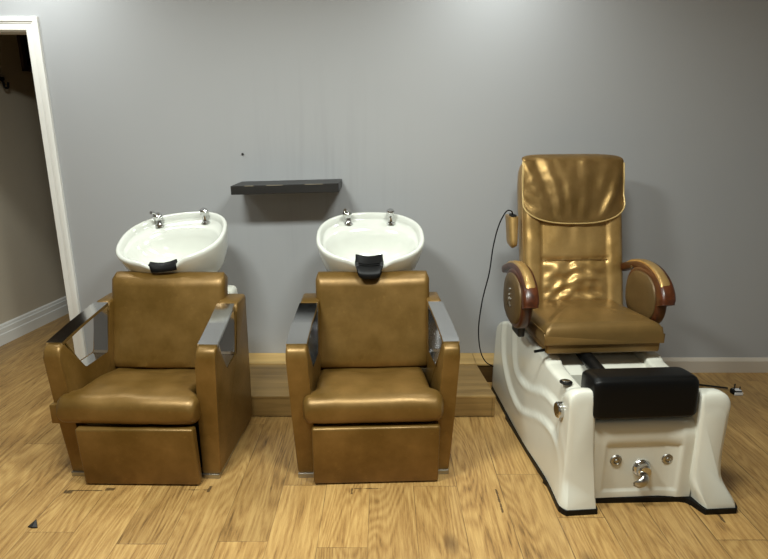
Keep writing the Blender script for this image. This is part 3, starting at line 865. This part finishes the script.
# head flap: hangs over the top of the backrest, rounded lower corners
bm = B(); secs = []
rowN = 44; colN = 50
def flap_hw(v):     # v 0 bottom .. 1 top of the front face
    return sinterp(v, [(0.0, 0.0), (0.0, 0.0)])
def fl_bottom(x):   # lowest u of flap at x (curved bottom with rounded corners)
    a = min(1, abs(x)/0.275)
    return 0.548+0.135*(1-(1-a**2.6)**0.5) 
def fl_top(x):
    a = min(1, abs(x)/0.275); return 1.022-0.050*(1-(1-a**3.2)**0.45)
HWF = 0.275
grid = []
for j in range(colN+1):
    a = -1+2*j/colN; a = sgnpow(abs(a)**0.8 if a >= 0 else -(abs(a)**0.8), 1) if False else sin(a*pi/2)
    x = HWF*a; col = []
    ub, ut = fl_bottom(x), fl_top(x)
    for i in range(rowN+1):
        v = i/rowN; u = ub+(ut-ub)*v
        p = bk(u)
        fan = x/(0.35+0.9*(u-0.5))
        wr = 0.016*NZ(fan*3.0, 1.1, u*0.7, 4.2)*smooth01((v)/0.2)*smooth01((1-v)/0.12+0.1)+0.002*NZ(x*3, 6.0, u*2, 10)
        wr += 0.006*NZ(x*1.0, 9.0, u*1.0, 5)
        lift = 0.026+0.012*sin(pi*min(1, v*1.05))*(1-(x/HWF)**4)-0.020*(abs(x)/HWF)**6
        tk = max(0, (u-0.95)/0.072)
        q = p+BN*(lift+wr-0.085*tk**2.2)
        q.z -= 0.0
        col.append(Vector((XC+x, q.y, q.z)))
    grid.append(col)
rows = loft(bm, grid, closed=False)
ext = bmesh.ops.solidify(bm, geom=bm.faces[:], thickness=0.014)
flap = obj('headrest_flap', bm, 'gold', back, True, 70)
edge = [g[0] for g in grid] + [grid[-1][i] for i in range(0, rowN+1, 4)]
edge = [grid[0][i] for i in range(int(rowN*0.95), 0, -4)] + [g[0] for g in grid] + [grid[-1][i] for i in range(4, int(rowN*0.95), 4)]
bm = B(); tube(bm, [e+BN*0.004 for e in edge], 0.0042, 8); obj('piping', bm, 'piping', flap)

# ---- armrests
def arm_unit(s):
    xc = -0.355 if s < 0 else 0.285
    # upholstered drum with wooden rim
    cy, cz = 0.625, 0.735
    def oval(k, x, grow=1.0):
        return [Vector((x, cy+0.165*grow*k*sgnpow(cos(a), 0.85)+0.01, cz+0.138*grow*k*sgnpow(sin(a), 0.85))) for a in [2*pi*q/48 for q in range(48)]]
    h = 0.024
    arm_xc = xc; xc = xc-0.014 if s > 0 else xc-0.008
    bm = B(); loft(bm, [oval(0.82, xc-h), oval(0.93, xc-h), oval(0.985, xc-h+0.004), oval(1.0, xc-h+0.012), oval(1.0, xc+h-0.012), oval(0.985, xc+h-0.004), oval(0.93, xc+h), oval(0.82, xc+h)])
    drum = obj('side_drum', bm, 'mahogany', SP, True, 60)
    for ss in (-1, 1):
        bm = B(); xx = xc+ss*h
        loft(bm, [oval(0.86, xx-ss*0.002), oval(0.86, xx+ss*0.004), oval(0.82, xx+ss*0.009), oval(0.5, xx+ss*0.014), oval(0.05, xx+ss*0.016)])
        obj('drum_pad', bm, 'gold_dark', drum, True, 80)
    if s < 0:   # small silver emblem on the outer pad
        bm = B(); x = xc-h-0.0175
        tube(bm, catmull([(x, cy+0.03, cz-0.035), (x, cy+0.012, cz-0.015), (x, cy+0.026, cz+0.004), (x, cy+0.010, cz+0.022)], 5), 0.0045, 6)
        tube(bm, catmull([(x, cy-0.012, cz-0.036), (x, cy+0.012, cz-0.013), (x, cy-0.016, cz+0.006)], 5), 0.004, 6)
        lathe(bm, [(0, -0.003), (0.009, -0.002), (0.009, 0.002), (0, 0.003)], 14, AX('X', (x, cy+0.012, cz+0.044)))
        obj('emblem', bm, 'brushed', drum)
    # curved wooden arm
    path = [(0.945, 0.800), (0.90, 0.818), (0.80, 0.852), (0.70, 0.867), (0.60, 0.858), (0.52, 0.826), (0.47, 0.785), (0.450, 0.742)]
    P = catmull([(0, a_, b_) for a_, b_ in path], 5)
    bm = B(); secs = []
    for i, p in enumerate(P):
        t_ = (P[min(i+1, len(P)-1)]-P[max(i-1, 0)]).normalized(); nrm = Vector((0, t_.z, -t_.y))
        if nrm.z < 0 and i < len(P)*0.7: nrm = -nrm
        if i >= len(P)*0.7 and nrm.y > 0: nrm = -nrm
        u = i/(len(P)-1)
        hh = 0.021+0.016*smooth01((u-0.2)/0.6); ww = 0.030+0.005*smooth01((u-0.1)/0.5)
        if u > 0.97: hh *= 0.9; ww *= 0.94
        sec = []
        for q in range(20):
            a = 2*pi*q/20; sec.append(Vector((xc+((0.034-0.034*u) if s > 0 else (0.030-0.026*u)), 0, 0))+p+nrm*(hh*sgnpow(sin(a), 0.5))+Vector((1, 0, 0))*(ww*sgnpow(cos(a), 0.5)))
        secs.append(sec)
    loft(bm, secs); wa = obj('armrest', bm, 'mahogany', SP, True, 50)
    bm = B(); secs = []
    n = len(P)
    for i in range(int(n*0.18), int(n*0.82)):
        p = P[i]; t_ = (P[min(i+1, n-1)]-P[max(i-1, 0)]).normalized(); nrm = Vector((0, t_.z, -t_.y))
        if nrm.z < 0 and i < n*0.7: nrm = -nrm
        if i >= n*0.7 and nrm.y > 0: nrm = -nrm
        u = i/(n-1); hh = 0.021+0.016*smooth01((u-0.2)/0.6)
        e = min(1, (u-0.18)/0.08, (0.82-u)/0.06); e = max(0.2, e)
        sec = []
        for q in range(16):
            a = 2*pi*q/16; sec.append(Vector((xc+((0.028-0.036*u) if s > 0 else (0.022-0.018*u)), 0, 0))+p+nrm*(hh-0.006+0.012*e*sgnpow(sin(a), 0.8))+Vector((1, 0, 0))*((0.021+0.004*u)*sgnpow(cos(a), 0.7)))
        secs.append(sec)
    loft(bm, secs); obj('arm_pad', bm, 'gold', wa, True, 60)
    for pp in ([(xc, 0.78, 0.80), (xc, 0.79, 0.85)], [(xc, 0.62, 0.85), (xc, 0.62, 0.875)]):
        bm = B(); tube(bm, pp, 0.010, 12); obj('arm_post', bm, 'chrome', SP)
    bm = B(); box(bm, xc+0.01 if s < 0 else xc-0.045, xc+0.045 if s < 0 else xc-0.01, 0.62, 0.74, 0.535, 0.595, 0.01, 2)
    obj('arm_bracket', bm, 'dark', SP, False)
arm_unit(-1); arm_unit(1)
# remote pouch on the left side of the backrest
bm = B(); secs = []
for u in [k/10 for k in range(11)]:
    z = 0.905+0.165*u; p = 0.995+0.04*u; w = 0.020+0.008*u; k = sqrt(max(0.05, 1-(1-min(1, u/0.2))**2))
    secs.append([Vector((-0.300+w*k*sgnpow(cos(a), 0.6), p+0.055*k*sgnpow(sin(a), 0.6), z)) for a in [2*pi*q/24 for q in range(24)]])
loft(bm, secs); pouch = obj('remote_pouch', bm, 'gold', SP, True, 60)
bm = B(); box(bm, -0.310, -0.285, 0.99, 1.06, 1.05, 1.082, 0.006, 2)
rem = obj('remote_control', bm, 'black', pouch)
bm = B()
cord = [(-0.300, 1.02, 1.075), (-0.312, 1.00, 1.100), (-0.335, 1.02, 1.095), (-0.365, 1.04, 1.02), (-0.385, 1.06, 0.90), (-0.40, 1.06, 0.75), (-0.43, 1.06, 0.60), (-0.445, 1.06, 0.45), (-0.43, 1.10, 0.33), (-0.405, 1.13, 0.24), (-0.37, 1.15, 0.18), (-0.325, 1.15, 0.15)]
tube(bm, catmull(cord, 8), 0.0035, 8); obj('remote_cable', bm, 'black', SP)

# ------------------------------------------------------------------ power cord and plug
pc = empty('power_plug', (2.085, 3.13, 0), 0, 'black three-pin power plug with its cord lying on the floor right of the spa', 'plug')
bm = B()
cp = [(1.34, 3.18, 0.03), (1.50, 3.30, 0.006), (1.70, 3.300, 0.006), (1.85, 3.255, 0.006), (1.97, 3.215, 0.008), (2.06, 3.165, 0.016)]
tube(bm, catmull([(x-2.085, y-3.13, z) for x, y, z in cp], 6), 0.0052, 8); obj('cord', bm, 'black', pc)
bm = B()
secs = []
for z, k in ((0.0, 0.86), (0.004, 0.96), (0.012, 1.0), (0.020, 1.0), (0.026, 0.92), (0.028, 0.8)):
    secs.append([Vector((0.030*k*sgnpow(cos(a), 0.7), 0.026*k*sgnpow(sin(a), 0.7)-0.004, z)) for a in [2*pi*q/28 for q in range(28)]])
loft(bm, secs); pb = obj('plug_body', bm, 'black', pc, True, 50)
bm = B(); box(bm, -0.024, 0.026, -0.034, -0.031, 0.002, 0.020, 0.001, 1); box(bm, -0.016, 0.020, -0.028, 0.004, 0.0275, 0.0295)
obj('label', bm, 'label_white', pb, False)
for (x, y, w, d, h) in ((0.0, 0.014, 0.008, 0.004, 0.026), (-0.017, -0.010, 0.004, 0.007, 0.020), (0.017, -0.010, 0.004, 0.007, 0.020)):
    bm = B(); box(bm, x-w/2, x+w/2, y-d/2, y+d/2, 0.027, 0.028+h, 0.0008, 1); obj('pin', bm, 'dark', pb, False)

bm = B(); lathe(bm, [(0, 0), (0.005, 0), (0.005, 0.006), (0.007, 0.009), (0, 0.010)], 12, AX('-Y', (0, 0, 0)))
o = obj('nail', bm, 'dark'); o.location = (-0.823, WY, 1.374)
tag(o, 'tiny dark nail in the bare grey wall above the left end of the shelf', 'nail')

# ------------------------------------------------------------------ floor debris
bm = B()
pts = [(-0.020, -0.005, 0.001), (0.000, 0.026, 0.012), (0.024, -0.010, 0.001), (0.004, -0.012, 0.003)]
vs = [bm.verts.new(p) for p in pts]; vt = [bm.verts.new((p[0]*0.9, p[1]*0.9, p[2]+0.004)) for p in pts]
bm.faces.new(vs); bm.faces.new(vt[::-1])
for i in range(4): bm.faces.new((vs[i], vs[(i+1) % 4], vt[(i+1) % 4], vt[i]))
o = obj('debris_flake', bm, 'dark', None, False); o.location = (-1.395, 1.957, 0)
tag(o, 'small dark curled flake lying on the bare floor near the photo\'s lower left corner', 'debris')
